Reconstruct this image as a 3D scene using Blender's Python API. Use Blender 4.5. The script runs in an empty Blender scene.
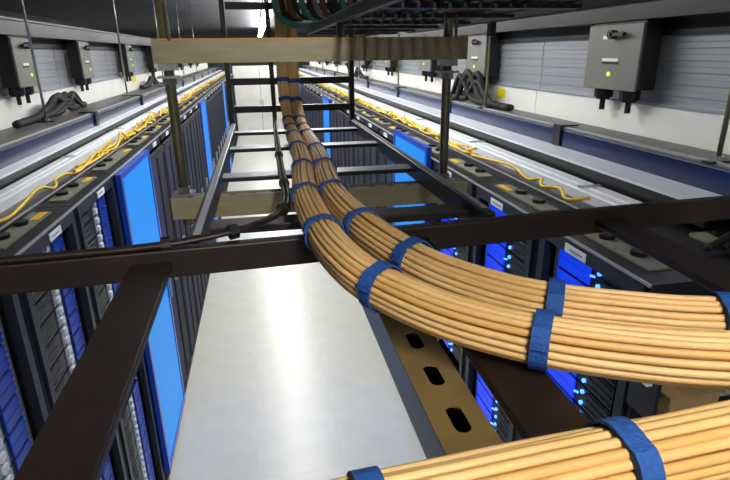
import bpy, bmesh, math, random
from mathutils import Vector, Matrix
random.seed(7)
S = bpy.context.scene
COL = S.collection
H = 2.73                                   # height of the camera above the floor

# ------------------------------------------------------------------ camera, world, exposure
cam_d = bpy.data.cameras.new('camera'); cam = bpy.data.objects.new('camera', cam_d); COL.objects.link(cam)
cam_d.sensor_width = 36.0; cam_d.lens = 530.0 / 730.0 * 36.0; cam_d.clip_start = 0.01; cam_d.clip_end = 200
R0 = Vector((0.98129316, -0.19218673, -0.01131341))
R1 = Vector((-0.07451502, -0.32497028, -0.94278408))
R2 = Vector((0.17751407, 0.92599059, -0.33321191))
rot = Matrix((R0, -R1, -R2)).transposed()
cam.matrix_world = Matrix.Translation((0, 0, H)) @ rot.to_4x4()
S.camera = cam
world = bpy.data.worlds.new('world'); S.world = world; world.use_nodes = True
bg = world.node_tree.nodes['Background']; bg.inputs[0].default_value = (0.75, 0.85, 1.0, 1); bg.inputs[1].default_value = 0.25
S.view_settings.view_transform = 'Standard'; S.view_settings.look = 'None'
S.view_settings.exposure = 0.0; S.view_settings.gamma = 1.0; S.view_settings.use_curve_mapping = False
LAMP_W = 30.0                              # watts of each ceiling tube fixture

# ------------------------------------------------------------------ materials
def lin(h):
    h = h.lstrip('#'); c = [int(h[i:i + 2], 16) / 255 for i in (0, 2, 4)]
    return tuple((v / 12.92 if v <= .04045 else ((v + .055) / 1.055) ** 2.4) for v in c) + (1,)
M = {}
def mat(name, col, rough=.5, metal=0., col2=None, scale=20., stretch=(1, 1, 1), bump=0., emis=None, estr=0., coat=0., detail=3.):
    m = bpy.data.materials.new(name); m.use_nodes = True; M[name] = m
    nt = m.node_tree; b = nt.nodes['Principled BSDF']
    b.inputs['Base Color'].default_value = lin(col); b.inputs['Roughness'].default_value = rough
    b.inputs['Metallic'].default_value = metal
    if coat: b.inputs['Coat Weight'].default_value = coat; b.inputs['Coat Roughness'].default_value = .08
    if emis: b.inputs['Emission Color'].default_value = lin(emis); b.inputs['Emission Strength'].default_value = estr
    if col2 or bump:
        tc = nt.nodes.new('ShaderNodeTexCoord'); mp = nt.nodes.new('ShaderNodeMapping'); no = nt.nodes.new('ShaderNodeTexNoise')
        mp.inputs['Scale'].default_value = stretch; no.inputs['Scale'].default_value = scale; no.inputs['Detail'].default_value = detail
        nt.links.new(tc.outputs['Object'], mp.inputs['Vector']); nt.links.new(mp.outputs[0], no.inputs['Vector'])
        if col2:
            cr = nt.nodes.new('ShaderNodeValToRGB'); cr.color_ramp.elements[0].position = .35; cr.color_ramp.elements[1].position = .65
            cr.color_ramp.elements[0].color = lin(col); cr.color_ramp.elements[1].color = lin(col2)
            nt.links.new(no.outputs['Fac'], cr.inputs[0]); nt.links.new(cr.outputs[0], b.inputs['Base Color'])
        if bump:
            bp = nt.nodes.new('ShaderNodeBump'); bp.inputs['Strength'].default_value = bump; bp.inputs['Distance'].default_value = .004
            nt.links.new(no.outputs['Fac'], bp.inputs['Height']); nt.links.new(bp.outputs[0], b.inputs['Normal'])
    return m
mat('tile', '#bfbfb8', .3, 0, '#b8b9b2', 5.)
mat('subfloor', '#77776f', .8)
mat('ceiling', '#b9bcc2', .6, 0, '#adb0b6', 2.)
mat('wall', '#b9bcc0', .7, 0, '#b0b3b8', 3.)
mat('white_paint', '#f3f3ef', .45, 0, '#ecece7', 4.)
mat('ladder_brown', '#251810', .5, .1, '#1d130d', 18.)
mat('ladder_black', '#151211', .45, .1, '#1a1514', 18.)
mat('strut_gold', '#a09377', .45, .4, '#93876d', 14., (1, 6, 6))
mat('strut_lit', '#b98f48', .45, .4)  # light on the upper strut's top edge, painted as brighter gold
mat('strut_rail', '#947c4c', .42, .4, '#877148', 20.)
mat('zinc', '#b4b6b6', .3, .9, '#a2a4a4', 30.)
mat('rod', '#8d8564', .4, .7, '#7d775b', 60.)
mat('cable_tan', '#deb474', .5, 0, '#d6aa6a', 14., (1, 1, 1))
mat('cable_tan_b', '#e4bd80', .5, 0, '#dcb274', 14.)
mat('cable_tan_c', '#d5a764', .52, 0, '#cea05c', 14.)
mat('strap_blue', '#1a4f96', .75, 0, '#164588', 300., (1, 1, 1), .4)
mat('cable_dark', '#2a1c14', .45, 0, '#21160f', 20.)
mat('cable_black', '#0a0a0b', .75)
mat('cable_teal', '#2a6a5c', .6); mat('cable_brown', '#5a3322', .6); mat('cable_grey', '#6d6a66', .5)
mat('tie_black', '#0b0b0c', .5)
mat('rack_black', '#1c1d25', .4, .2, '#191a21', 6.)
mat('rack_frame', '#22242e', .45, .1)
mat('rack_edge', '#a6a8ac', .4, .2)
mat('door_mesh', '#13172c', .7, 0, '#0f1324', 3., (1, 1, .2))
mat('door_navy', '#1a2248', .7, 0)
mat('door_frame', '#11131d', .75, 0)
mat('brush_strip', '#7a796c', .8, 0, '#68675c', 60.)
mat('rail_grey', '#a9aeb8', .4, .5)
mat('hole_white', '#d8dde6', .5)
mat('label_white', '#eef0f2', .5)
mat('label_line', '#9aa0a8', .5)
mat('yellow_strip', '#d9b318', .6)
mat('server_face', '#0b0d18', .35, .2)
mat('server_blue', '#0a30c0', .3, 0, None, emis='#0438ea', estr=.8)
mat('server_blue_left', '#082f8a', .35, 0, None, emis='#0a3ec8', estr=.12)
mat('led', '#7fb4ff', .3, 0, None, emis='#4a90ff', estr=2.4)
mat('cyan_door', '#074a98', .5, 0, '#0852a6', 2., emis='#069af6', estr=.62)
mat('blue_frame', '#1440a8', .3, 0, emis='#0c3cb4', estr=.1)
mat('fibre_yellow', '#e3bd14', .5, 0, '#d0a810', 30.)
mat('silver', '#e2e7ee', .32, .12, '#d4dae4', 3., (1, .3, 1))
mat('duct_blue', '#1b2b58', .22, .2, '#16244c', 2., (1, .2, 1))
mat('duct_top', '#6c6c68', .45, .2, '#5c5c59', 8., (1, .2, 1))
mat('duct_black', '#101012', .4, .2)
mat('foil', '#b2b8be', .32, .4, '#a3aab1', 3., (1, .3, 1))
mat('box_grey', '#7c7c75', .45, .1, '#74746e', 10.)
mat('box_black', '#0d0d0e', .45)
mat('busway', '#2b2a2d', .35, .4, '#242326', 6., (1, .2, 1))
mat('led_green', '#b8d420', .4, 0, emis='#b8d420', estr=1.5)
mat('tube_light', '#ffffff', .4, 0, emis='#fffdf6', estr=14.)
mat('fixture_white', '#dddddd', .5)
mat('card_brown', '#a98b62', .75, 0, '#9c7f58', 25.)
mat('chrome', '#c8c8c6', .25, .9)
mat('red_led', '#c81616', .4, 0, emis='#d01010', estr=1.)
mat('sticker_yellow', '#e6d400', .5)

# ------------------------------------------------------------------ mesh builder
class MB:
    def __init__(s): s.v = []; s.f = []
    def quadbox(s, c):
        n = len(s.v); s.v += [tuple(p) for p in c]
        s.f += [tuple(n + i for i in q) for q in ((0, 3, 2, 1), (4, 5, 6, 7), (0, 1, 5, 4), (1, 2, 6, 5), (2, 3, 7, 6), (3, 0, 4, 7))]
        return s
    def box(s, x0, x1, y0, y1, z0, z1):
        x0, x1 = sorted((x0, x1)); y0, y1 = sorted((y0, y1)); z0, z1 = sorted((z0, z1))
        return s.quadbox([(x0, y0, z0), (x1, y0, z0), (x1, y1, z0), (x0, y1, z0), (x0, y0, z1), (x1, y0, z1), (x1, y1, z1), (x0, y1, z1)])
    def bar(s, a, b, w, h, up=(0, 0, 1)):           # rectangular bar from a to b
        a = Vector(a); b = Vector(b); d = (b - a).normalized(); r = d.cross(Vector(up)).normalized(); u = r.cross(d)
        r = r * w / 2; u = u * h / 2
        return s.quadbox([a - r - u, a + r - u, b + r - u, b - r - u, a - r + u, a + r + u, b + r + u, b - r + u])
    def tube(s, pts, r, n=8, cap=True):
        pts = [Vector(p) for p in pts]; m = len(pts); base = len(s.v)
        t0 = (pts[1] - pts[0]).normalized(); ref = Vector((0, 0, 1)) if abs(t0.z) < .9 else Vector((1, 0, 0))
        u = t0.cross(ref).normalized()
        for i in range(m):
            t = (pts[min(i + 1, m - 1)] - pts[max(i - 1, 0)]).normalized()
            u = (u - t * u.dot(t)).normalized(); w = t.cross(u)
            for k in range(n):
                a = 2 * math.pi * k / n; s.v.append(tuple(pts[i] + (u * math.cos(a) + w * math.sin(a)) * r))
        for i in range(m - 1):
            for k in range(n):
                a = base + i * n + k; b = base + i * n + (k + 1) % n; s.f.append((a, b, b + n, a + n))
        if cap:
            s.f.append(tuple(base + k for k in reversed(range(n)))); s.f.append(tuple(base + (m - 1) * n + k for k in range(n)))
        return s
    def cyl(s, a, b, r, n=12): return s.tube([a, b], r, n)
    def prism(s, prof, axis, a0, a1):               # profile (p,q) extruded along axis ('x' -> (a,p,q), 'y' -> (p,a,q), 'z' -> (p,q,a))
        n = len(prof); base = len(s.v)
        for a in (a0, a1):
            for p, q in prof: s.v.append({'x': (a, p, q), 'y': (p, a, q), 'z': (p, q, a)}[axis])
        for i in range(n):
            j = (i + 1) % n; s.f.append((base + i, base + j, base + n + j, base + n + i))
        s.f.append(tuple(base + i for i in reversed(range(n)))); s.f.append(tuple(base + n + i for i in range(n)))
        return s
    def mesh(s, name, material, smooth=False):
        me = bpy.data.meshes.new(name); me.from_pydata(s.v, [], s.f)
        bm = bmesh.new(); bm.from_mesh(me); bmesh.ops.recalc_face_normals(bm, faces=bm.faces); bm.to_mesh(me); bm.free()
        me.materials.append(M[material])
        if smooth: me.polygons.foreach_set('use_smooth', [True] * len(me.polygons))
        return me
    def build(s, name, material, parent=None, smooth=False, bevel=0., loc=None):
        return put(name, s.mesh(name, material, smooth), parent, loc, bevel)
def put(name, me, parent=None, loc=None, bevel=0.):
    o = bpy.data.objects.new(name, me); COL.objects.link(o)
    if parent: o.parent = parent
    if loc: o.location = loc
    if bevel:
        b = o.modifiers.new('bevel', 'BEVEL'); b.width = bevel; b.segments = 2; b.limit_method = 'ANGLE'
    return o
def tag(o, label, cat, group=None, kind=None):
    o['label'] = label; o['category'] = cat
    if group: o['group'] = group
    if kind: o['kind'] = kind
    return o
def thing(name, label, cat, loc=(0, 0, 0), group=None):
    o = bpy.data.objects.new(name, None); COL.objects.link(o); o.location = loc; o.empty_display_size = .1
    return tag(o, label, cat, group)
def copy_tree(o, parent=None):
    c = o.copy(); COL.objects.link(c)
    if parent: c.parent = parent
    for ch in o.children: copy_tree(ch, c)
    return c
def structure(o, label=None, cat=None):
    o['kind'] = 'structure'
    if label: o['label'] = label
    if cat: o['category'] = cat
    return o
def spline(pts, n):                                   # Catmull-Rom resampled evenly
    P = [Vector(p) for p in pts]; P = [P[0] * 2 - P[1]] + P + [P[-1] * 2 - P[-2]]; out = []
    for i in range(1, len(P) - 2):
        p0, p1, p2, p3 = P[i - 1:i + 3]
        for k in range(24):
            t = k / 24; out.append(.5 * ((2 * p1) + (p2 - p0) * t + (2 * p0 - 5 * p1 + 4 * p2 - p3) * t * t + (3 * p1 - p0 - 3 * p2 + p3) * t ** 3))
    out.append(P[-2]); L = [0]
    for a, b in zip(out, out[1:]): L.append(L[-1] + (b - a).length)
    res = []; j = 0
    for i in range(n):
        s = L[-1] * i / (n - 1)
        while j < len(L) - 2 and L[j + 1] < s: j += 1
        d = L[j + 1] - L[j]; res.append(out[j].lerp(out[j + 1], 0 if d == 0 else min(1, (s - L[j]) / d)))
    return res
ORD = ['zeroth', 'first', 'second', 'third', 'fourth', 'fifth', 'sixth', 'seventh', 'eighth', 'ninth', 'tenth', 'eleventh', 'twelfth', 'thirteenth', 'fourteenth', 'fifteenth', 'sixteenth', 'seventeenth', 'eighteenth', 'nineteenth', 'twentieth'] + ['twenty-' + w for w in ('first', 'second', 'third', 'fourth', 'fifth', 'sixth', 'seventh', 'eighth', 'ninth')] + ['thirtieth', 'thirty-first', 'thirty-second', 'thirty-third', 'thirty-fourth', 'thirty-fifth']

# ------------------------------------------------------------------ the hall
XL, XR = -.80, 1.00                                  # fronts of the two rack rows
YEND = 19.6
fl = structure(MB().box(-6.5, 7, -4, 34, -.06, -.012).build('floor', 'subfloor'), 'raised floor of pale square tiles between the rack rows', 'floor')
tile_me = MB().box(-.2997, .2997, -.2997, .2997, -.012, 0).mesh('floor_tile', 'tile')
for i in range(3):
    for j in range(41):
        put('floor_tile', tile_me, fl, (XL + .3 + .6 * i, -.95 + .6 * j, 0))
CZ = 3.95
cb = MB()
y = -4.
while y < 34:
    cb.box(-6.5, 7, y, y + .16, CZ - .05, CZ + .02); cb.box(-6.5, 7, y + .16, y + .32, CZ, CZ + .02); y += .32
structure(cb.build('ceiling', 'ceiling'), 'grey corrugated metal roof deck high above the aisle', 'ceiling')
structure(MB().box(-6.6, -6.5, -4, 34, 0, CZ).build('wall_left', 'wall'), 'grey hall wall beyond the left rack row', 'wall')
structure(MB().box(7, 7.1, -4, 34, 0, CZ).build('wall_right', 'wall'), 'grey hall wall beyond the right rack row', 'wall')
structure(MB().box(-6.5, 7, 34, 34.1, 0, CZ).build('wall_back', 'wall'), 'grey hall wall at the far end of the aisle', 'wall')
structure(MB().box(-6.5, 7, -4.1, -4, 0, CZ).build('wall_front', 'wall'), 'grey hall wall behind the camera', 'wall')
# end-of-aisle door
dr = structure(MB().box(XL, XR, YEND + .05, YEND + .1, 0, 2.35).build('door_1', 'white_paint'), 'white double door closing the far end of the aisle', 'door')
MB().box(.095, .105, YEND + .04, YEND + .05, .02, 2.33).build('door_seam', 'rack_frame', dr)
for x in (.05, .15): MB().box(x - .012, x + .012, YEND + .0, YEND + .05, .95, 1.2).build('door_handle', 'chrome', dr)

# ceiling lights: closed white trough with a long tube, own area lamp under it, added fill lamp on top
lp_me = MB().prism([(-.11, .0), (-.095, -.07), (.095, -.07), (.11, 0)], 'y', -.75, .75).mesh('housing', 'fixture_white')
tb_me = MB().box(-.085, .085, -.73, .73, -.085, -.0705).mesh('diffuser', 'tube_light')
bk_me = MB().cyl((0, 0, 0), (0, 0, CZ - 3.55 - .05), .006, 6).mesh('hanger', 'rod')
ld = bpy.data.lights.new('tube_lamp', 'AREA'); ld.shape = 'RECTANGLE'; ld.size = .14; ld.size_y = 1.46; ld.energy = LAMP_W; ld.color = (1.0, .98, .93)
lu = bpy.data.lights.new('ceiling_fill', 'AREA'); lu.shape = 'RECTANGLE'; lu.size = .16; lu.size_y = 1.46; lu.energy = LAMP_W * .7; lu.color = (1.0, .98, .95)  # added fill lamp, aimed up to brighten the ceiling and walls
def ceiling_light(x, y, label, group, z=CZ - .32):
    t = thing('ceiling_light', label, 'ceiling light', (x, y, z), group)
    put('housing', lp_me, t); put('diffuser', tb_me, t); put('hanger', bk_me, t, (0, -.5, 0)); put('hanger', bk_me, t, (0, .5, 0))
    a = bpy.data.objects.new('tube_lamp', ld); COL.objects.link(a); a.parent = t; a.location = (0, 0, -.09)
    b = bpy.data.objects.new('ceiling_fill', lu); COL.objects.link(b); b.parent = t; b.location = (0, 0, .012); b.rotation_euler = (math.pi, 0, 0)
for i in range(17):
    yy = (-2.5, -.9)[i] if i < 2 else 3.5 + 1.6 * (i - 2)  # first two lights are added, unseen, to brighten the near bundles
    ceiling_light(.28, yy, 'long white tube light above the aisle, %s from the near end' % ORD[i + 1], 'tube lights over the aisle', 3.55)

# ------------------------------------------------------------------ racks
RH, RD = 2.13, 1.05
def rack_meshes(w, s, style):
    """parts of one rack; local x=0 is the front plane, the body goes to s*RD, y from 0 to w"""
    P = []
    d = s * RD
    P.append(('roof', MB().box(0, d, .004, w - .004, RH - .012, RH).mesh('roof', 'rack_black'), []))
    P.append(('front_edge', MB().box(-s * .004, s * .004, .004, w - .004, RH - .006, RH + .002).mesh('front_edge', 'rack_edge'), []))
    P.append(('brush_strip', MB().box(s * .06, s * .135, .09, w - .09, RH, RH + .006).mesh('brush_strip', 'brush_strip'), []))
    P.append(('yellow_tag', MB().box(s * .07, s * .10, w - .21, w - .1, RH + .006, RH + .008).mesh('yellow_tag', 'yellow_strip'), []))
    for y0 in (.2, .36): P.append(('grommet', MB().cyl((s * .11, y0, RH + .006), (s * .11, y0, RH + .02), .026, 12).mesh('grommet', 'duct_black'), []))
    for y0 in (.004, w - .03): P.append(('side_panel', MB().box(s * .01, d, y0, y0 + .026, .06, RH - .012).mesh('side_panel', 'rack_black'), []))
    P.append(('plinth', MB().box(s * .03, d - s * .03, .01, w - .01, 0, .06).mesh('plinth', 'rack_black'), []))
    P.append(('header', MB().box(0, s * .03, .03, w - .03, RH - .055, RH - .012).mesh('header', 'rack_frame'), []))
    P.append(('name_plate', MB().box(-s * .003, 0, w * .58 - .06, w * .58 + .06, RH - .052, RH - .022).mesh('name_plate', 'label_white'),
              [('print_line', MB().box(-s * .0036, -s * .003, w * .58 - .045, w * .58 + .03, RH - .041, RH - .034).mesh('print_line', 'label_line'))]))
    P.append(('back_panel', MB().box(d - s * .01, d, .03, w - .03, .06, RH - .012).mesh('back_panel', 'rack_black'), []))
    if style == 'open':
        for y0 in (.03, w - .065): P.append(('front_post', MB().box(0, s * .03, y0, y0 + .035, .06, RH - .055).mesh('front_post', 'rack_frame'), []))
        for y0 in (.07, w - .11):
            rl = MB().box(s * .045, s * .05, y0, y0 + .04, .08, RH - .08).box(s * .05, s * .09, y0 + (.036 if y0 > .1 else 0), y0 + (.04 if y0 > .1 else .004), .08, RH - .08)
            hl = MB(); z = .1
            while z < RH - .1: hl.box(s * .0435, s * .0452, y0 + .013, y0 + .026, z, z + .012); z += .0222
            P.append(('mounting_rail', rl.mesh('mounting_rail', 'rail_grey'), [('rail_hole', hl.mesh('rail_hole', 'hole_white'))]))
    elif style == 'door':
        for k, (y0, y1) in enumerate(((.02, w / 2 - .003), (w / 2 + .003, w - .02))):
            fr = MB()
            for a, b, c, e in ((y0, y0 + .03, .07, RH - .08), (y1 - .03, y1, .07, RH - .08), (y0 + .03, y1 - .03, .07, .12), (y0 + .03, y1 - .03, RH - .13, RH - .08)):
                fr.box(-s * .022, 0, a, b, c, e)
            hy = y1 - .02 if k == 0 else y0 + .02
            P.append(('door', fr.mesh('door', 'door_frame'), [
                ('mesh_sheet', MB().box(-s * .014, -s * .008, y0 + .03, y1 - .03, .12, RH - .13).mesh('mesh_sheet', 'door_mesh' if k else 'door_navy')),
                ('handle', MB().box(-s * .04, -s * .022, hy - .008, hy + .008, 1.0, 1.16).mesh('handle', 'rail_grey'))]))
    elif style == 'blue':
        T = RH + .06 if s > 0 and w > .85 else RH - .014
        fr = MB()
        for a, b, c, e in ((.02, .06, .07, T), (w - .06, w - .02, .07, T), (.06, w - .06, .07, .12), (.06, w - .06, T - .03, T)):
            fr.box(-s * .03, s * .0, a, b, c, e)
        P.append(('door', fr.mesh('door', 'blue_frame'), [
            ('lit_panel', MB().box(-s * .024, -s * .012, .06, w - .06, .12, T - .03).mesh('lit_panel', 'cyan_door')),
            ('handle', MB().box(-s * .05, -s * .03, w - .048, w - .032, 1.0, 1.18).mesh('handle', 'rail_grey'))]))
    return P
cache = {}
def rack(side, y0, w, style, n):
    s = 1 if side == 'right' else -1; x = XR if s > 0 else XL
    what = {'open': 'open-fronted server rack', 'door': 'dark mesh-door server rack', 'blue': 'bright blue-door server rack'}[style]
    t = thing('server_rack', '%s, %s rack from the near end of the %s row' % (what, ORD[n], side), 'server rack', (x, y0, 0), '%s row of server racks' % side)
    key = (s, round(w, 3), style)
    if key not in cache: cache[key] = rack_meshes(w, s, style)
    for nm, me, subs in cache[key]:
        p = put(nm, me, t)
        for sn, sm in subs:
            q = put(sn, sm, p)
            if sn == 'rail_hole': q['kind'] = 'stuff'
    return t
lay = [(.51, .62, 'open'), (1.13, .62, 'open'), (1.75, .62, 'open'), (2.37, .66, 'open'), (3.03, .88, 'blue')]
yy = 3.91
while yy < YEND - .3:
    if 7.4 < yy < 8.0 or 12.5 < yy < 13.1 or 17.3 < yy < 17.9: lay.append((yy, .8, 'blue')); yy += .8
    else: lay.append((yy, .62, 'door')); yy += .62
for side in ('left', 'right'):
    k = 0
    for y0, w, st in lay:
        if side == 'right' and y0 < 1: continue
        k += 1; rack(side, y0, w, st, k)

# servers in the open racks
def server_set(s, w):
    ya, yb = .075, w - .075; L = yb - ya
    sv = []
    sv.append(('chassis', MB().box(s * .042, s * .8, ya + .04, yb - .04, .002, .083).box(s * .036, s * .0425, ya + .042, yb - .042, .002, .083).mesh('chassis', 'server_face')))
    y1, y2 = ya + L * (.50 if s > 0 else .68), yb - .045
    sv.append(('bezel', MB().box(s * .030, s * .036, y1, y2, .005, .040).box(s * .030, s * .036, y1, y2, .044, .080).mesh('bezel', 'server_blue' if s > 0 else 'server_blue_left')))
    b = MB(); yc = ya + L * (.40 if s > 0 else .54)
    if s > 0:
        for z in (.022, .066):
            b.tube([(s * .035, yc, z), (s * .027, yc, z)], .0075, 8)
        for z in (.044,): b.tube([(s * .035, yc + .025, z), (s * .027, yc + .04, z)], .004, 8)
        sv.append(('indicator_light', b.mesh('indicator_light', 'led')))
    else:
        for z in (.008, .050): b.box(s * .024, s * .036, yc - .012, yc + .016, z, z + .024)
        sv.append(('port_block', b.mesh('port_block', 'hole_white')))
        sv.append(('port_strip', MB().box(s * .033, s * .036, yc - .03, yc + .04, .003, .082).mesh('port_strip', 'rail_grey')))
    hb = MB()
    for z in (.012, .04, .068): hb.box(s * .031, s * .036, ya + .05, ya + L * .36, z, z + .006)
    sv.append(('vent_bar', hb.mesh('vent_bar', 'duct_black')))
    return sv
scache = {}
for side in ('left', 'right'):
    s = 1 if side == 'right' else -1; k = 0
    for y0, w, st in lay:
        if st != 'open' or y0 < 1: continue
        k += 1
        for u in range(22):
            z = .12 + .0889 * u
            if u < 15 and (u * 7 + k * 5) % 13 == 0: continue
            t = thing('server', '%s server, %s slot up in the %s %s rack' % ('blue-lit' if s > 0 else 'dark blue', ORD[u + 1], (('nearest', 'second', 'third') if s > 0 else ('second', 'third', 'fourth'))[k - 1], side),
                      'server', (XR if s > 0 else XL, y0, z), 'servers in the open %s racks' % side)
            if (s, w) not in scache: scache[(s, w)] = server_set(s, w)
            for nm, me in scache[(s, w)]:
                q = put(nm, me, t)
                if nm in ('indicator_light', 'port_block', 'vent_bar'): q['kind'] = 'stuff'

# ------------------------------------------------------------------ things along the rack roofs
def row_gear(side):
    s = 1 if side == 'right' else -1
    X = lambda v: (XR + v) if s > 0 else (XL - v)
    ya = 1.13 if s > 0 else .51
    # upstand lip + trough
    t = thing('fibre_trough', 'low black sheet trough for yellow fibre on the %s rack roofs' % side, 'cable trough', (0, 0, 0))
    xa, xb = (.19, .298) if s > 0 else (.145, .258)
    MB().box(X(xa), X(xb), ya, YEND, RH + .0015, RH + .004).build('base_sheet', 'duct_black', t)
    MB().box(X(xa), X(xa + .006), ya, YEND, RH + .004, RH + .014).build('lip', 'rack_frame', t)
    MB().box(X(xa - .002), X(xa + .008), ya, YEND, RH + .0142, RH + .017).build('lip_edge', 'rack_edge', t)
    # silver strut rail
    r0 = 1.68 if s > 0 else .55
    xr = .30 if s > 0 else .26
    wr = .115 if s > 0 else .085
    t = thing('strut_rail', 'silver strut rail running along the %s rack roofs' % side, 'rail', (0, 0, 0))
    z0 = RH + .001
    MB().prism([(X(xr), z0), (X(xr), z0 + .040), (X(xr + .008), z0 + .046), (X(xr + wr), z0 + .046), (X(xr + wr), z0)], 'y', r0, YEND).build('channel', 'silver', t)
    MB().box(X(xr + wr * .42), X(xr + wr * .5), r0, YEND, z0 + .046, z0 + .05).build('flange', 'silver', t)
    y = r0 + .3
    while y < YEND:
        MB().box(X(xr + .01), X(xr + wr), y, y + .02, z0 + .0505, z0 + .054).build('clip', 'zinc', t); y += 1.24
    # busbar duct behind it
    xl, xd, x1 = (.43, .585, .80) if s > 0 else (.35, .42, .72)
    zl, zt = (H - .49, H - .400) if s > 0 else (H - .50, H - .417)
    t = thing('power_duct', 'long dark power duct with a silver ledge above the %s rack row' % side, 'duct', (0, 0, 0))
    d0 = 1.45 if s > 0 else .4
    MB().box(X(xd), X(x1), d0, YEND, RH + .03, zt).build('casing', 'duct_blue', t, bevel=.006)
    MB().box(X(xl), X(xd), (1.45 if s > 0 else d0), YEND, zl - .012, zl).build('ledge', 'silver', t)
    MB().box(X(xl + .01), X(xl + .02), (1.45 if s > 0 else d0), YEND, RH + .03, zl - .012).build('ledge_apron', 'duct_black', t)
    MB().box(X(xd + .004), X(x1), d0, YEND, zt, zt + .006).build('lid', 'duct_top', t)
    MB().box(X(xd + .02), X(xd + .03), d0, YEND, zt + .006, zt + .014).build('lid_seam', 'rack_edge', t)
    y = d0 + .6
    while y < YEND:
        MB().box(X(xd + .02), X(xd + .14), y, y + .05, RH + .001, RH + .03).build('support_foot', 'duct_black', t); y += 1.8
    y = 2.62
    while y < YEND:
        c = MB().box(X(xd - .012), X(xd - .002), y, y + .07, zl + .001, zt + .022).box(X(xd - .002), X(xd + .10), y, y + .07, zt + .0145, zt + .022)
        c.build('clamp', 'duct_black', t); y += 1.75
    # containment wall with white skirt and ribbed sheet
    xw = .86 if s > 0 else .81
    t = thing('containment_wall', 'white skirted containment wall with ribbed metal sheets behind the %s power duct' % side, 'containment wall', (0, 0, 0))
    zs0, zs1, zf1 = RH + .001, H - .255, H + .06
    MB().box(X(xw + .012), X(xw + .05), .2, YEND, zs0, zs0 + .06).build('base_channel', 'duct_black', t)
    seg = 1.62; y = .2; n = 0
    while y < YEND - .3:
        ye = min(y + seg, YEND)
        MB().box(X(xw), X(xw + .03), y + .003, ye - .003, zs0 + .06, zs1).build('skirt_panel', 'white_paint', t)
        prof = []; z = zs1; k = 0
        while z < zf1 - .001:
            prof.append((X(xw + .02 + (.005 if k % 2 else 0)), z)); prof.append((X(xw + .02 + (.005 if k % 2 else 0)), min(z + .021, zf1))); z += .026; k += 1
        prof += [(X(xw + .045), zf1), (X(xw + .045), zs1)]
        MB().prism(prof, 'y', y + .004, ye - .004).build('ribbed_sheet', 'foil', t)
        y = ye
    MB().box(X(xw - .006), X(xw + .018), .2, YEND, zs1 + .0, zs1 + .014).build('ledge', 'rail_grey', t)
    MB().box(X(xw + .0), X(xw + .04), .2, YEND, zf1 + .0005, zf1 + .07).build('header', 'busway', t)  # dark strip stands in for the shadow below the busway
    # busway carrying the tap-off boxes
    t = thing('busway', 'dark overhead busway carrying tap-off boxes above the %s wall' % side, 'busway', (0, 0, 0))
    MB().box(X(xw - .10), X(xw + .12), -.5, YEND, H + .13, H + .235).build('rail_body', 'busway', t, bevel=.008)
    MB().box(X(xw - .115), X(xw - .10), -.5, YEND, H + .13, H + .145).build('lower_flange', 'busway', t)
    MB().box(X(xw - .115), X(xw - .10), -.5, YEND, H + .222, H + .236).build('upper_flange', 'busway', t)
    # threaded hanger rods of the busway
    for i, yr in enumerate([1.64, 3.75, 6.3, 8.8, 11.3, 13.8] if s > 0 else [1.4, 3.92, 6.33, 8.8, 11.3, 13.8]):
        xo = xw - .17 - (.05 if s < 0 else .06)
        t = thing('threaded_rod', 'thin threaded hanger rod, %s from the near end above the %s row' % (ORD[i + 1], side), 'rod', (X(min(xo, x1 - .04)), yr, 0), 'hanger rods above the %s row' % side)
        MB().cyl((0, 0, zt + .018), (0, 0, CZ - .05), .009, 8).build('rod', 'rod' if s > 0 else 'zinc', t, True)
        MB().cyl((0, 0, zt + .0145), (0, 0, zt + .03), .02, 6).build('nut', 'zinc', t)
        MB().box(-.05, .05, -.02, .02, zt + .0065, zt + .0145).build('foot_plate', 'duct_black', t)
    # tap-off boxes
    ys = [2.3, 4.07, 5.45, 7.2, 9.0, 10.7, 12.4, 14.1, 15.8] if s > 0 else [2.5, 3.9, 5.28, 7.1, 8.8, 10.5, 12.2, 13.9, 15.6]
    for i, yb in enumerate(ys):
        tp = thing('tap_off_box', 'grey power tap-off box with two glands, %s from the near end of the %s busway' % (ORD[i + 1], side), 'electrical box', (X(xw), yb, 0), 'tap-off boxes on the %s busway' % side)
        bw = .42 if s > 0 else .30; q = lambda v: -s * v                          # towards the aisle
        MB().box(q(.01), q(.105), 0, bw - .01, H - .185, H + .129).build('casing', 'box_black', tp, bevel=.006)
        MB().box(q(.105), q(.118), 0, bw, H - .19, H + .115).build('cover', 'box_grey', tp, bevel=.004)
        MB().box(q(.118), q(.122), .35 * bw, .65 * bw, H - .055, H - .04).build('slot_light', 'label_white', tp)
        MB().box(q(.118), q(.121), .35 * bw, .65 * bw, H - .068, H - .056).build('slot_dark', 'box_black', tp)
        kb = MB().cyl((q(.118), .20, H + .07), (q(.15), .20, H + .07), .022, 10); kb.box(q(.13), q(.15), .10, .20, H + .062, H + .078)
        kb.build('switch_handle', 'box_black', tp)
        MB().box(q(.118), q(.121), .22, .29, H + .05, H + .066).build('switch_plate', 'label_white', tp)
        MB().cyl((q(.118), .21, H - .115), (q(.123), .21, H - .115), .011, 10).build('indicator', 'led_green', tp)
        for yg in (.25 * bw, .75 * bw):
            g = MB().cyl((q(.06), yg, H - .235), (q(.06), yg, H - .185), .048, 14)
            g.cyl((q(.06), yg, H - .246), (q(.06), yg, H - .235), .035, 14)
            gl = g.build('gland', 'duct_black', tp)
            MB().cyl((q(.06), yg, H - .30), (q(.06), yg, H - .246), .014, 8).build('cable_tail', 'cable_black', gl)
    return X
XRf = row_gear('right'); XLf = row_gear('left')

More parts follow.
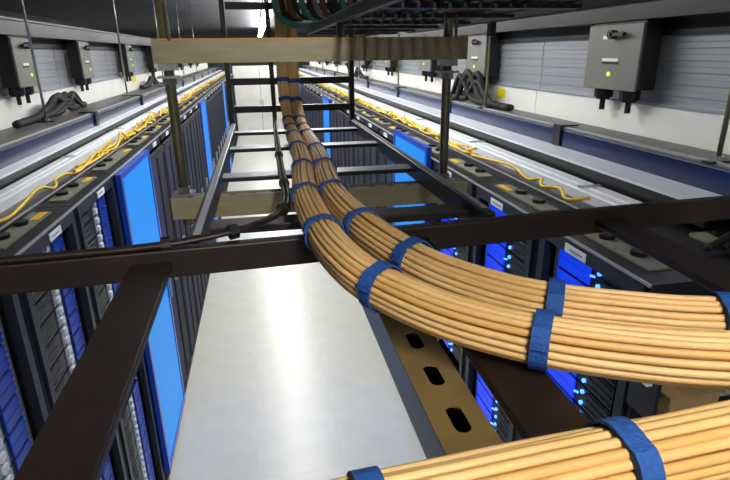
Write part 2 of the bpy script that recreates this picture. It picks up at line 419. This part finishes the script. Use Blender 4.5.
# black whip cables beside the boxes
def whips(x, y, zt, n, label, up=.13):
    t = thing('cable_whip', label, 'cable', (x, y, zt), 'black cable whips by the containment walls')
    rw = random.Random(n + int(y * 10)); sx = 1 if x > 0 else -1
    for i in range(n):
        o = (i - (n - 1) / 2) * .06; r = .022; xo = sx * .011 * (i % 3); u = up * rw.uniform(.75, 1.15); w = rw.uniform(.75, 1.3)
        pts = [(xo, o + .30 * w, r + .002), (xo, o + .2 * w, r + .015), (xo, o + .11 * w, u * .7), (xo, o + rw.uniform(-.03, .03), u), (xo, o - .13 * w, u * .62), (xo, o - .26 * w, r + .02), (xo, o - .38 * w, r + .002), (xo, o - .6 * w, r + .002)]
        MB().tube(spline(pts, 34), r, 8).build('cable', 'cable_black', t, True)
whips(1.69, 4.25, H - .394, 7, 'thick black cables looping below the second box on the right wall', .22)
whips(-1.45, 4.55, H - .411, 8, 'thick black cables looping on the left power duct, nearest the camera')
whips(-1.45, 8.3, H - .411, 6, 'thick black cables looping on the left power duct, further along')
whips(1.69, 9.3, H - .394, 6, 'thick black cables looping below the far box on the right wall')
tag(MB().box(1.856, 1.8595, 3.92, 4.06, H - .345, H - .275).build('warning_sticker', 'sticker_yellow'), 'yellow square sticker on the white skirt of the right wall', 'sticker')
tag(MB().box(-1.6095, -1.606, 7.7, 7.95, H - .33, H - .26).build('warning_sticker', 'sticker_yellow'), 'yellow sticker on the white skirt of the left wall', 'sticker')

# yellow fibre cords in the troughs
def fibre(side, y0, y1, seed, label, amp=1.):
    s = 1 if side == 'right' else -1; rnd = random.Random(seed); pts = []
    xc = (XR + .247) if s > 0 else (XL - .203); y = y0
    while y < y1:
        pts.append((xc + rnd.uniform(-.032, .032), y, RH + .016 + max(0, rnd.gauss(.004, .012)) * amp)); y += rnd.uniform(.05, .16) + (.2 if rnd.random() < .12 else 0)
    tag(MB().tube(spline(pts, int(len(pts) * 5)), .0078, 6).build('yellow_fibre_cable', 'fibre_yellow', None, True), label, 'cable', 'yellow fibre cords')
for side in ('left', 'right'):
    for i, (a, b, am, lb) in enumerate([(1.85, 4.6, 1., 'single loose cord nearest the camera'), (3.0, 8.5, 1.6, 'tangled cord beginning at the blue rack'), (3.2, 10.5, 2., 'topmost tangled cord of the middle run'), (4.2, 14, 2., 'long cord of the middle run'), (6, 19, 2.2, 'long cord reaching the far end'), (8, 19, 2.2, 'cord lying in the far half')]):
        fibre(side, a, b, hash((side == 'left', i)) % 1000 + 3 * i, 'yellow fibre in the %s roof trough, %s' % (side, lb), am)

# ------------------------------------------------------------------ cable ladders
def rail(t, a, b, w=.02, h=.045, m='ladder_brown', name='side_rail'):
    MB().bar(a, b, w, h).build(name, m, t, bevel=.003)
ZT = H - .28                                           # top of ladder side rails
# ladder running along the aisle
t = thing('cable_ladder', 'black cable ladder running along the aisle under the tan bundles', 'cable ladder')
rail(t, (-.120, .835, ZT - .0225), (-.112, 2.36, ZT - .0225), m='ladder_black'); rail(t, (.405, .875, ZT - .0225), (.405, 2.36, ZT - .0225), m='ladder_black')
for x, y0 in ((-.116, .835), (.405, .875)):
    MB().bar((x, y0 + .03, ZT + .0012), (x + .002, 2.36, ZT + .0012), .012, .002).build('pale_edge', 'rack_edge', t)  # pale strip along the top of each side rail
for yr in (.98, 1.395, 1.83, 2.22):
    MB().box(-.105, .394, yr - .028, yr + .028, H - (.308 if yr > 1 else .312), H - .297).build('rung', 'ladder_black' if yr > 1 else 'ladder_brown', t, bevel=.002)
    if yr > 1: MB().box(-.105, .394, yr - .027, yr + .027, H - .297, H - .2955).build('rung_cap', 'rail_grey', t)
# ladder climbing the far side
t = thing('cable_ladder', 'dark vertical cable ladder the tan bundles climb at the ladder bend', 'cable ladder', (0, 2.4, 0))
for x in (-.118, .407):
    MB().bar((x, 0, H - .32), (x, 0, CZ - .05), .02, .045, up=(0, 1, 0)).build('side_rail', 'ladder_black', t, bevel=.003)
for z in (-.225, -.11, .035, .185, .335, .485, .635, .785):
    MB().box(-.106, .396, -.012, .012, H + z - .014, H + z + .014).build('rung', 'ladder_brown', t, bevel=.002)
# ladder crossing the aisle near the camera
t = thing('cable_ladder', 'wide dark brown cable ladder crossing the aisle close to the camera', 'cable ladder')
rail(t, (-1.5, .727, ZT - .0225), (2.2, .949, ZT - .0225), w=.022, h=.046)
rail(t, (-1.5, .095, ZT - .0225), (2.2, .185, ZT - .0225), w=.022, h=.046)
def rung(x_far, x_near, w=.06):
    yf = .817 + .06 * x_far - .011; yn = .095 + (x_near + 1.5) * .09 / 3.7 + .011
    MB().quadbox([(x_near - w / 2, yn, H - .309), (x_near + w / 2, yn, H - .309), (x_far + w / 2, yf, H - .309), (x_far - w / 2, yf, H - .309),
                  (x_near - w / 2, yn, H - .297), (x_near + w / 2, yn, H - .297), (x_far + w / 2, yf, H - .297), (x_far - w / 2, yf, H - .297)]).build('rung', 'ladder_brown', t, bevel=.002)
rung(-.178, -.168); rung(.236, .222); rung(.628, .585); rung(1.04, 1.0); rung(1.45, 1.4); rung(-.58, -.57); rung(-.98, -.97)
# slotted gold rail hung below
t = thing('slotted_rail', 'gold slotted strut rail under the tan bundles, pierced by oval slots', 'rail')
def slotted_plate(x0, x1, y0, y1, z, th, slots, sw, sl):
    bm = bmesh.new()
    def loop(pts):
        vs = [bm.verts.new((p[0], p[1], z)) for p in pts]
        return [bm.edges.new((vs[i], vs[(i + 1) % len(vs)])) for i in range(len(vs))]
    ed = loop([(x0, y0), (x1, y0), (x1, y1), (x0, y1)])
    xc = (x0 + x1) / 2
    for sy in slots:
        pts = []
        for k in range(9): a = math.pi * k / 8; pts.append((xc + sw / 2 * math.cos(a), sy + sl / 2 - sw / 2 + sw / 2 * math.sin(a)))
        for k in range(9): a = math.pi + math.pi * k / 8; pts.append((xc + sw / 2 * math.cos(a), sy - sl / 2 + sw / 2 + sw / 2 * math.sin(a)))
        ed += loop(pts)
    bmesh.ops.triangle_fill(bm, edges=ed, use_beauty=True)
    g = bmesh.ops.extrude_face_region(bm, geom=list(bm.faces))
    for v in [v for v in g['geom'] if isinstance(v, bmesh.types.BMVert)]: v.co.z -= th
    bmesh.ops.recalc_face_normals(bm, faces=bm.faces)
    me = bpy.data.meshes.new('top_plate'); bm.to_mesh(me); bm.free()
    return me
me = slotted_plate(.136, .190, .02, 1.26, H - .3275, .003, [.393 + .0745 * k for k in range(-4, 12)], .016, .041); me.materials.append(M['strut_rail'])
put('top_plate', me, t)
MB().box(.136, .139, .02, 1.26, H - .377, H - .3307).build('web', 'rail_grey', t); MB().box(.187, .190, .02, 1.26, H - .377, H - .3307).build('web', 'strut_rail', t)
MB().box(.139, .187, .02, 1.26, H - .377, H - .374).build('bottom_plate', 'ladder_black', t)

# ------------------------------------------------------------------ trapeze hanger
t = thing('trapeze_hanger', 'gold strut trapeze hanging on two rods across the cable ladder', 'hanger', (0, 1.305, 0))
def strut(name, x0, x1, z0, z1, up):
    y0, y1 = -.0, .042
    o = MB().prism([(y0, z0), (y1, z0), (y1, z1), (y1 - .011, z1), (y1 - .011, z1 - .004), (y1 - .003, z1 - .004), (y1 - .003, z0 + .003),
                    (y0 + .003, z0 + .003), (y0 + .003, z1 - .004), (y0 + .011, z1 - .004), (y0 + .011, z1), (y0, z1)], 'x', x0, x1).build(name, 'strut_gold', t)
    return o
u = strut('upper_strut', -.222, .512, H - .018, H + .031, True)
MB().box(-.222, .512, -.001, .0105, H + .0311, H + .0345).build('lip_edge', 'strut_lit', u)
lo = strut('lower_strut', -.226, .53, H - .380, H - .3265, True)
for k in range(15): MB().box(-.222 + .05 * k, -.222 + .05 * k + .034, .0, .010, H - .3264, H - .3252).build('lip_edge', 'rail_grey', lo)
for x in (-.195, .468):
    r = MB().cyl((x, .021, H - .40), (x, .021, CZ - .05), .0115, 10).build('rod', 'rod', t, True)
    for z in (-.012, -.3255): 
        zz = H + z - (.038 if z > -.1 else -.003)
        MB().box(x - .024, x + .024, -.003, .045, zz, zz + .005).build('washer', 'zinc', t)
        MB().cyl((x, .021, zz + (.005 if z < -.1 else -.014)), (x, .021, zz + (.019 if z < -.1 else 0)), .017, 6).build('nut', 'zinc', t)
    MB().box(x - .02, x + .02, .0, .042, H - .0330, H - .0185).build('saddle', 'zinc', t)
    MB().cyl((x + .012, .0, H + .03), (x + .012, .0, H + .085), .004, 6).build('set_screw', 'zinc', t)

# ------------------------------------------------------------------ cable bundles
def frames(path):
    t0 = (path[1] - path[0]).normalized(); ref = Vector((1, 0, 0)) if abs(t0.x) < .9 else Vector((0, 1, 0))
    u = (ref - t0 * ref.dot(t0)).normalized(); out = []
    for i in range(len(path)):
        t = (path[min(i + 1, len(path) - 1)] - path[max(i - 1, 0)]).normalized()
        u = (u - t * u.dot(t)).normalized(); out.append((t, u.copy(), t.cross(u)))
    return out
def squeeze(p): return 1 - .15 * min(1, max(0, (p.y - 1.1) / .7))      # pulled tighter up the ladder
def bundle(label, pts, straps, n, seed, cr=.0038, tw=.0):
    rnd = random.Random(seed)
    path = spline(pts, n); fr = frames(path)
    root = thing('cable_bundle', label, 'cable bundle', (0, 0, 0), 'tan cable bundles')
    offs = [(0, 0)]
    for ring, cnt in ((1, 6), (2, 12), (3, 18)):
        for k in range(cnt):
            a = 2 * math.pi * k / cnt + (.26 if ring == 2 else .1 * ring); offs.append((ring * 2 * cr * .985 * math.cos(a), ring * 2 * cr * .985 * math.sin(a)))
    mats = ['cable_tan', 'cable_tan_b', 'cable_tan', 'cable_tan_c']
    for j, (a, b) in enumerate(offs):
        p1, p2, p3 = [rnd.uniform(0, 6.28) for _ in range(3)]
        line = []
        for i, (p, (t_, u_, w_)) in enumerate(zip(path, fr)):
            s = i * .02
            k1 = 1 + .045 * math.sin(s * 5 + p1); dv = .0009 * math.sin(s * 9 + p2)
            ang = .10 * math.sin(s * 2.2 + p3) * .3 + tw * s; c, q = math.cos(ang), math.sin(ang)
            k1 *= squeeze(p); line.append(p + u_ * ((a * c - b * q) * k1 + dv) + w_ * ((a * q + b * c) * k1))
        MB().tube(line, cr, 8).build('cable', mats[rnd.randrange(4)], root, True)
    for px in straps:
        px = Vector(px); i = min(range(1, n - 1), key=lambda k: (path[k] - px).length)
        c = path[i]; t_, u_, w_ = fr[i]; R = 7 * cr * squeeze(c) + .0008; sm = MB(); K = 28; W = .0085; base = 0
        for k in range(K + 4):
            a = 2 * math.pi * k / K + 2.2; rr = R + (.0009 * k / K) + (.0022 if k >= K else 0)
            rr += .0004 * math.sin(6 * a)
            d = u_ * math.cos(a) + w_ * math.sin(a)
            for (rad, o) in ((rr, -W), (rr + .0022, -W), (rr + .0022, W), (rr, W)): sm.v.append(tuple(c + d * rad + t_ * o))
        for k in range(K + 3):
            for e in range(4): sm.f.append((k * 4 + e, k * 4 + (e + 1) % 4, k * 4 + 4 + (e + 1) % 4, k * 4 + 4 + e))
        sm.f += [(0, 1, 2, 3), tuple((K + 3) * 4 + e for e in range(4))]
        sm.build('strap', 'strap_blue', root)
    return root, path
def A(l): return [(x, y, H + z) for x, y, z in l]
B1 = A([(.115, 2.345, 1.2), (.113, 2.345, .5), (.111, 2.345, .091), (.107, 2.342, -.033), (.107, 2.34, -.13), (.111, 2.32, -.2), (.114, 2.25, -.25), (.113, 2.13, -.268), (.109, 1.832, -.268), (.101, 1.397, -.268), (.083, 1.115, -.266), (.076, .92, -.260), (.082, .708, -.252), (.1, .606, -.254), (.126, .553, -.26), (.183, .478, -.266), (.252, .419, -.268), (.324, .378, -.268), (.404, .348, -.268), (.55, .315, -.268), (.8, .29, -.268), (1.3, .27, -.268)])
B2 = A([(.160, 2.345, 1.2), (.158, 2.345, .5), (.155, 2.345, .091), (.152, 2.342, -.033), (.152, 2.34, -.13), (.157, 2.32, -.2), (.160, 2.25, -.25), (.160, 2.13, -.268), (.157, 1.90, -.268), (.152, 1.384, -.268), (.138, 1.161, -.266), (.131, .965, -.261), (.143, .757, -.252), (.184, .611, -.256), (.232, .540, -.262), (.295, .484, -.266), (.382, .441, -.268), (.448, .416, -.268), (.6, .378, -.268), (.85, .35, -.268), (1.3, .33, -.268)])
S1 = A([(.107, 2.34, -.10), (.108, 2.34, -.19), (.113, 2.2, -.26), (.112, 2.02, -.268), (.109, 1.83, -.268), (.105, 1.56, -.268), (.095, 1.27, -.268), (.079, 1.0, -.268), (.08, .735, -.252), (.126, .553, -.26), (.252, .419, -.268), (.60, .31, -.268)])
S2 = A([(.161, 2.34, -.10), (.163, 2.34, -.19), (.168, 2.2, -.26), (.167, 2.02, -.268), (.163, 1.83, -.268), (.158, 1.52, -.268), (.147, 1.27, -.268), (.133, 1.0, -.268), (.141, .765, -.252), (.184, .611, -.256), (.295, .484, -.266), (.448, .416, -.268)])
bundle('left front bundle of tan cables with blue straps curving along the ladder to the right', B1, S1, 210, 1)
bundle('rear bundle of tan cables with blue straps, lying behind its twin on the curve', B2, S2, 210, 2)
B3 = A([(-.6, .20, -.268), (-.2, .226, -.268), (.067, .243, -.268), (.179, .251, -.268), (.328, .259, -.268), (.45, .262, -.268), (.62, .255, -.268), (.9, .235, -.268), (1.3, .215, -.268)])
bundle('nearest bundle of tan cables at the bottom of the view with a wide blue strap', B3, A([(.228, .253, -.268), (.045, .242, -.268)]), 130, 3)

# dark cable run down the ladder and along the crossing ladder
t = thing('cable_run', 'dark brown cables tied along the crossing ladder and bending up beside the bundles', 'cable')
D = A([(.062, 2.335, .9), (.06, 2.335, .2), (.062, 2.335, -.1), (.062, 2.31, -.22), (.058, 2.18, -.275), (.05, 1.75, -.283), (.044, 1.351, -.283), (.041, 1.06, -.276), (.022, .925, -.268), (-.03, .845, -.266), (-.11, .816, -.2715), (-.20, .805, -.2752), (-.35, .796, -.2752), (-.6, .781, -.2752), (-1.2, .745, -.2752)])
path = spline(D, 150); fr = frames(path)
for j, (a, b) in enumerate(((-.0046, 0), (.0046, 0.001))):
    MB().tube([p + f[1] * a + f[2] * b for p, f in zip(path, fr)], .0046, 8).build('cable', 'cable_dark', t, True)
for px in A([(-.165, .808, -.2725), (-.06, .832, -.268), (.03, .94, -.268), (.044, 1.2, -.28), (.05, 1.6, -.283)]):
    i = min(range(1, 149), key=lambda k: (path[k] - Vector(px)).length); f = fr[i]
    MB().tube([path[i] - f[0] * .007, path[i] + f[0] * .007], .0125, 12).build('tie', 'tie_black', t)

# ------------------------------------------------------------------ upper ladder with coloured cables
t = thing('cable_ladder', 'upper dark cable ladder overhead carrying coloured cables towards the camera', 'cable ladder')
for x in (.20, .58):
    rail(t, (x, .25, H + .078), (x, 2.1, H + .078), m='ladder_black', h=.024, w=.014)
    MB().box(x - .007, x + .007, 1.315, 1.337, H + .0346, H + .0662).build('stand_off', 'ladder_black', t)
for k in range(8): MB().box(.211, .569, .4 + .26 * k, .43 + .26 * k, H + .069, H + .077).build('rung', 'ladder_brown', t)
cols = ['cable_teal', 'cable_black', 'cable_brown', 'cable_black', 'cable_teal', 'cable_black', 'cable_grey', 'cable_brown', 'cable_black', 'cable_black', 'cable_teal', 'cable_brown', 'cable_black']
names = {'cable_teal': 'teal', 'cable_black': 'black', 'cable_brown': 'brown', 'cable_grey': 'grey'}
for i, c in enumerate(cols):
    x = .232 + .0265 * i; r = .0115
    z0 = H + .0778 + r; yb = 2.18 - .02 * (i % 3)
    xe = .085 + .0255 * i
    pts = [(x, .2, z0), (x, .9, z0), (x, 1.35, z0), (x, yb - .45, z0), (x * .7 + xe * .3, yb - .18, z0 + .003), (x * .25 + xe * .75, yb - .06, z0 + .018), (xe, yb, z0 + .075), (xe, yb + .01, z0 + .2), (xe, yb + .01, CZ - .06)]
    tag(MB().tube(spline(pts, 60), r, 8).build('power_cable', c, None, True), '%s cable on the upper ladder, %s from its left rail' % (names[c], ORD[i + 1]), 'cable', 'coloured cables on the upper ladder')

# ------------------------------------------------------------------ small things at the near right rack end
t = thing('junction_box', 'tan junction box with a metal conduit on the end of the right rack row', 'junction box', (1.01, 1.0, 0))
MB().box(0, .15, 0, .12, 1.78, 1.86).build('casing', 'card_brown', t, bevel=.006)
MB().box(-.01, .16, -.005, .125, 1.86, 1.866).build('lid', 'card_brown', t)
MB().box(-.022, -.011, .03, .133, 1.76, 1.92).build('bracket', 'rack_frame', t)
MB().box(-.04, -.0225, .05, .08, 1.87, 1.90).build('clip', 'label_white', t)
MB().tube([(.16, .06, 1.82), (.42, .06, 1.83)], .022, 10).build('conduit', 'chrome', t, True)
MB().cyl((.152, .06, 1.82), (.185, .06, 1.82), .03, 8).build('coupling', 'chrome', t)
t = thing('end_outlet_strip', 'black outlet strip with a red light and yellow tag on the right rack end', 'outlet strip', (1.25, 1.112, 0))
MB().box(0, .5, -.012, .012, 1.99, 2.10).build('casing', 'duct_black', t)
MB().box(.05, .065, -.02, -.012, 1.99, 2.09).build('yellow_tag', 'yellow_strip', t)
MB().cyl((.16, -.022, 2.06), (.16, -.012, 2.06), .014, 10).build('indicator', 'red_led', t)
MB().box(.22, .42, -.018, -.012, 2.01, 2.05).build('blue_plate', 'blue_frame', t)
for i, (x0, hh) in enumerate(((1.50, .10), (1.56, .13), (1.63, .09), (1.70, .12))):
    pts = [(x0 - .18, 1.30, RH + .02), (x0 - .06, 1.33, RH + .05), (x0, 1.30, RH + hh), (x0 + .05, 1.2, RH + hh * .8), (x0 + .06, 1.11, RH + .035), (x0 + .05, 1.07, RH - .1), (x0 + .05, 1.065, RH - .5)]
    tag(MB().tube(spline(pts, 36), .011, 8).build('power_lead', 'cable_black', None, True), 'black lead looping over the near end of the right row, %s from the aisle' % ORD[i + 1], 'cable', 'black leads at the right row end')
t = thing('roof_gland_plate', 'pale gland plate on the roof of the nearest right rack', 'gland plate', (1.40, 1.36, RH))
MB().box(0, .16, 0, .1, .0, .012).build('plate', 'brush_strip', t); MB().cyl((.08, .05, .012), (.08, .05, .03), .03, 12).build('collar', 'duct_black', t)
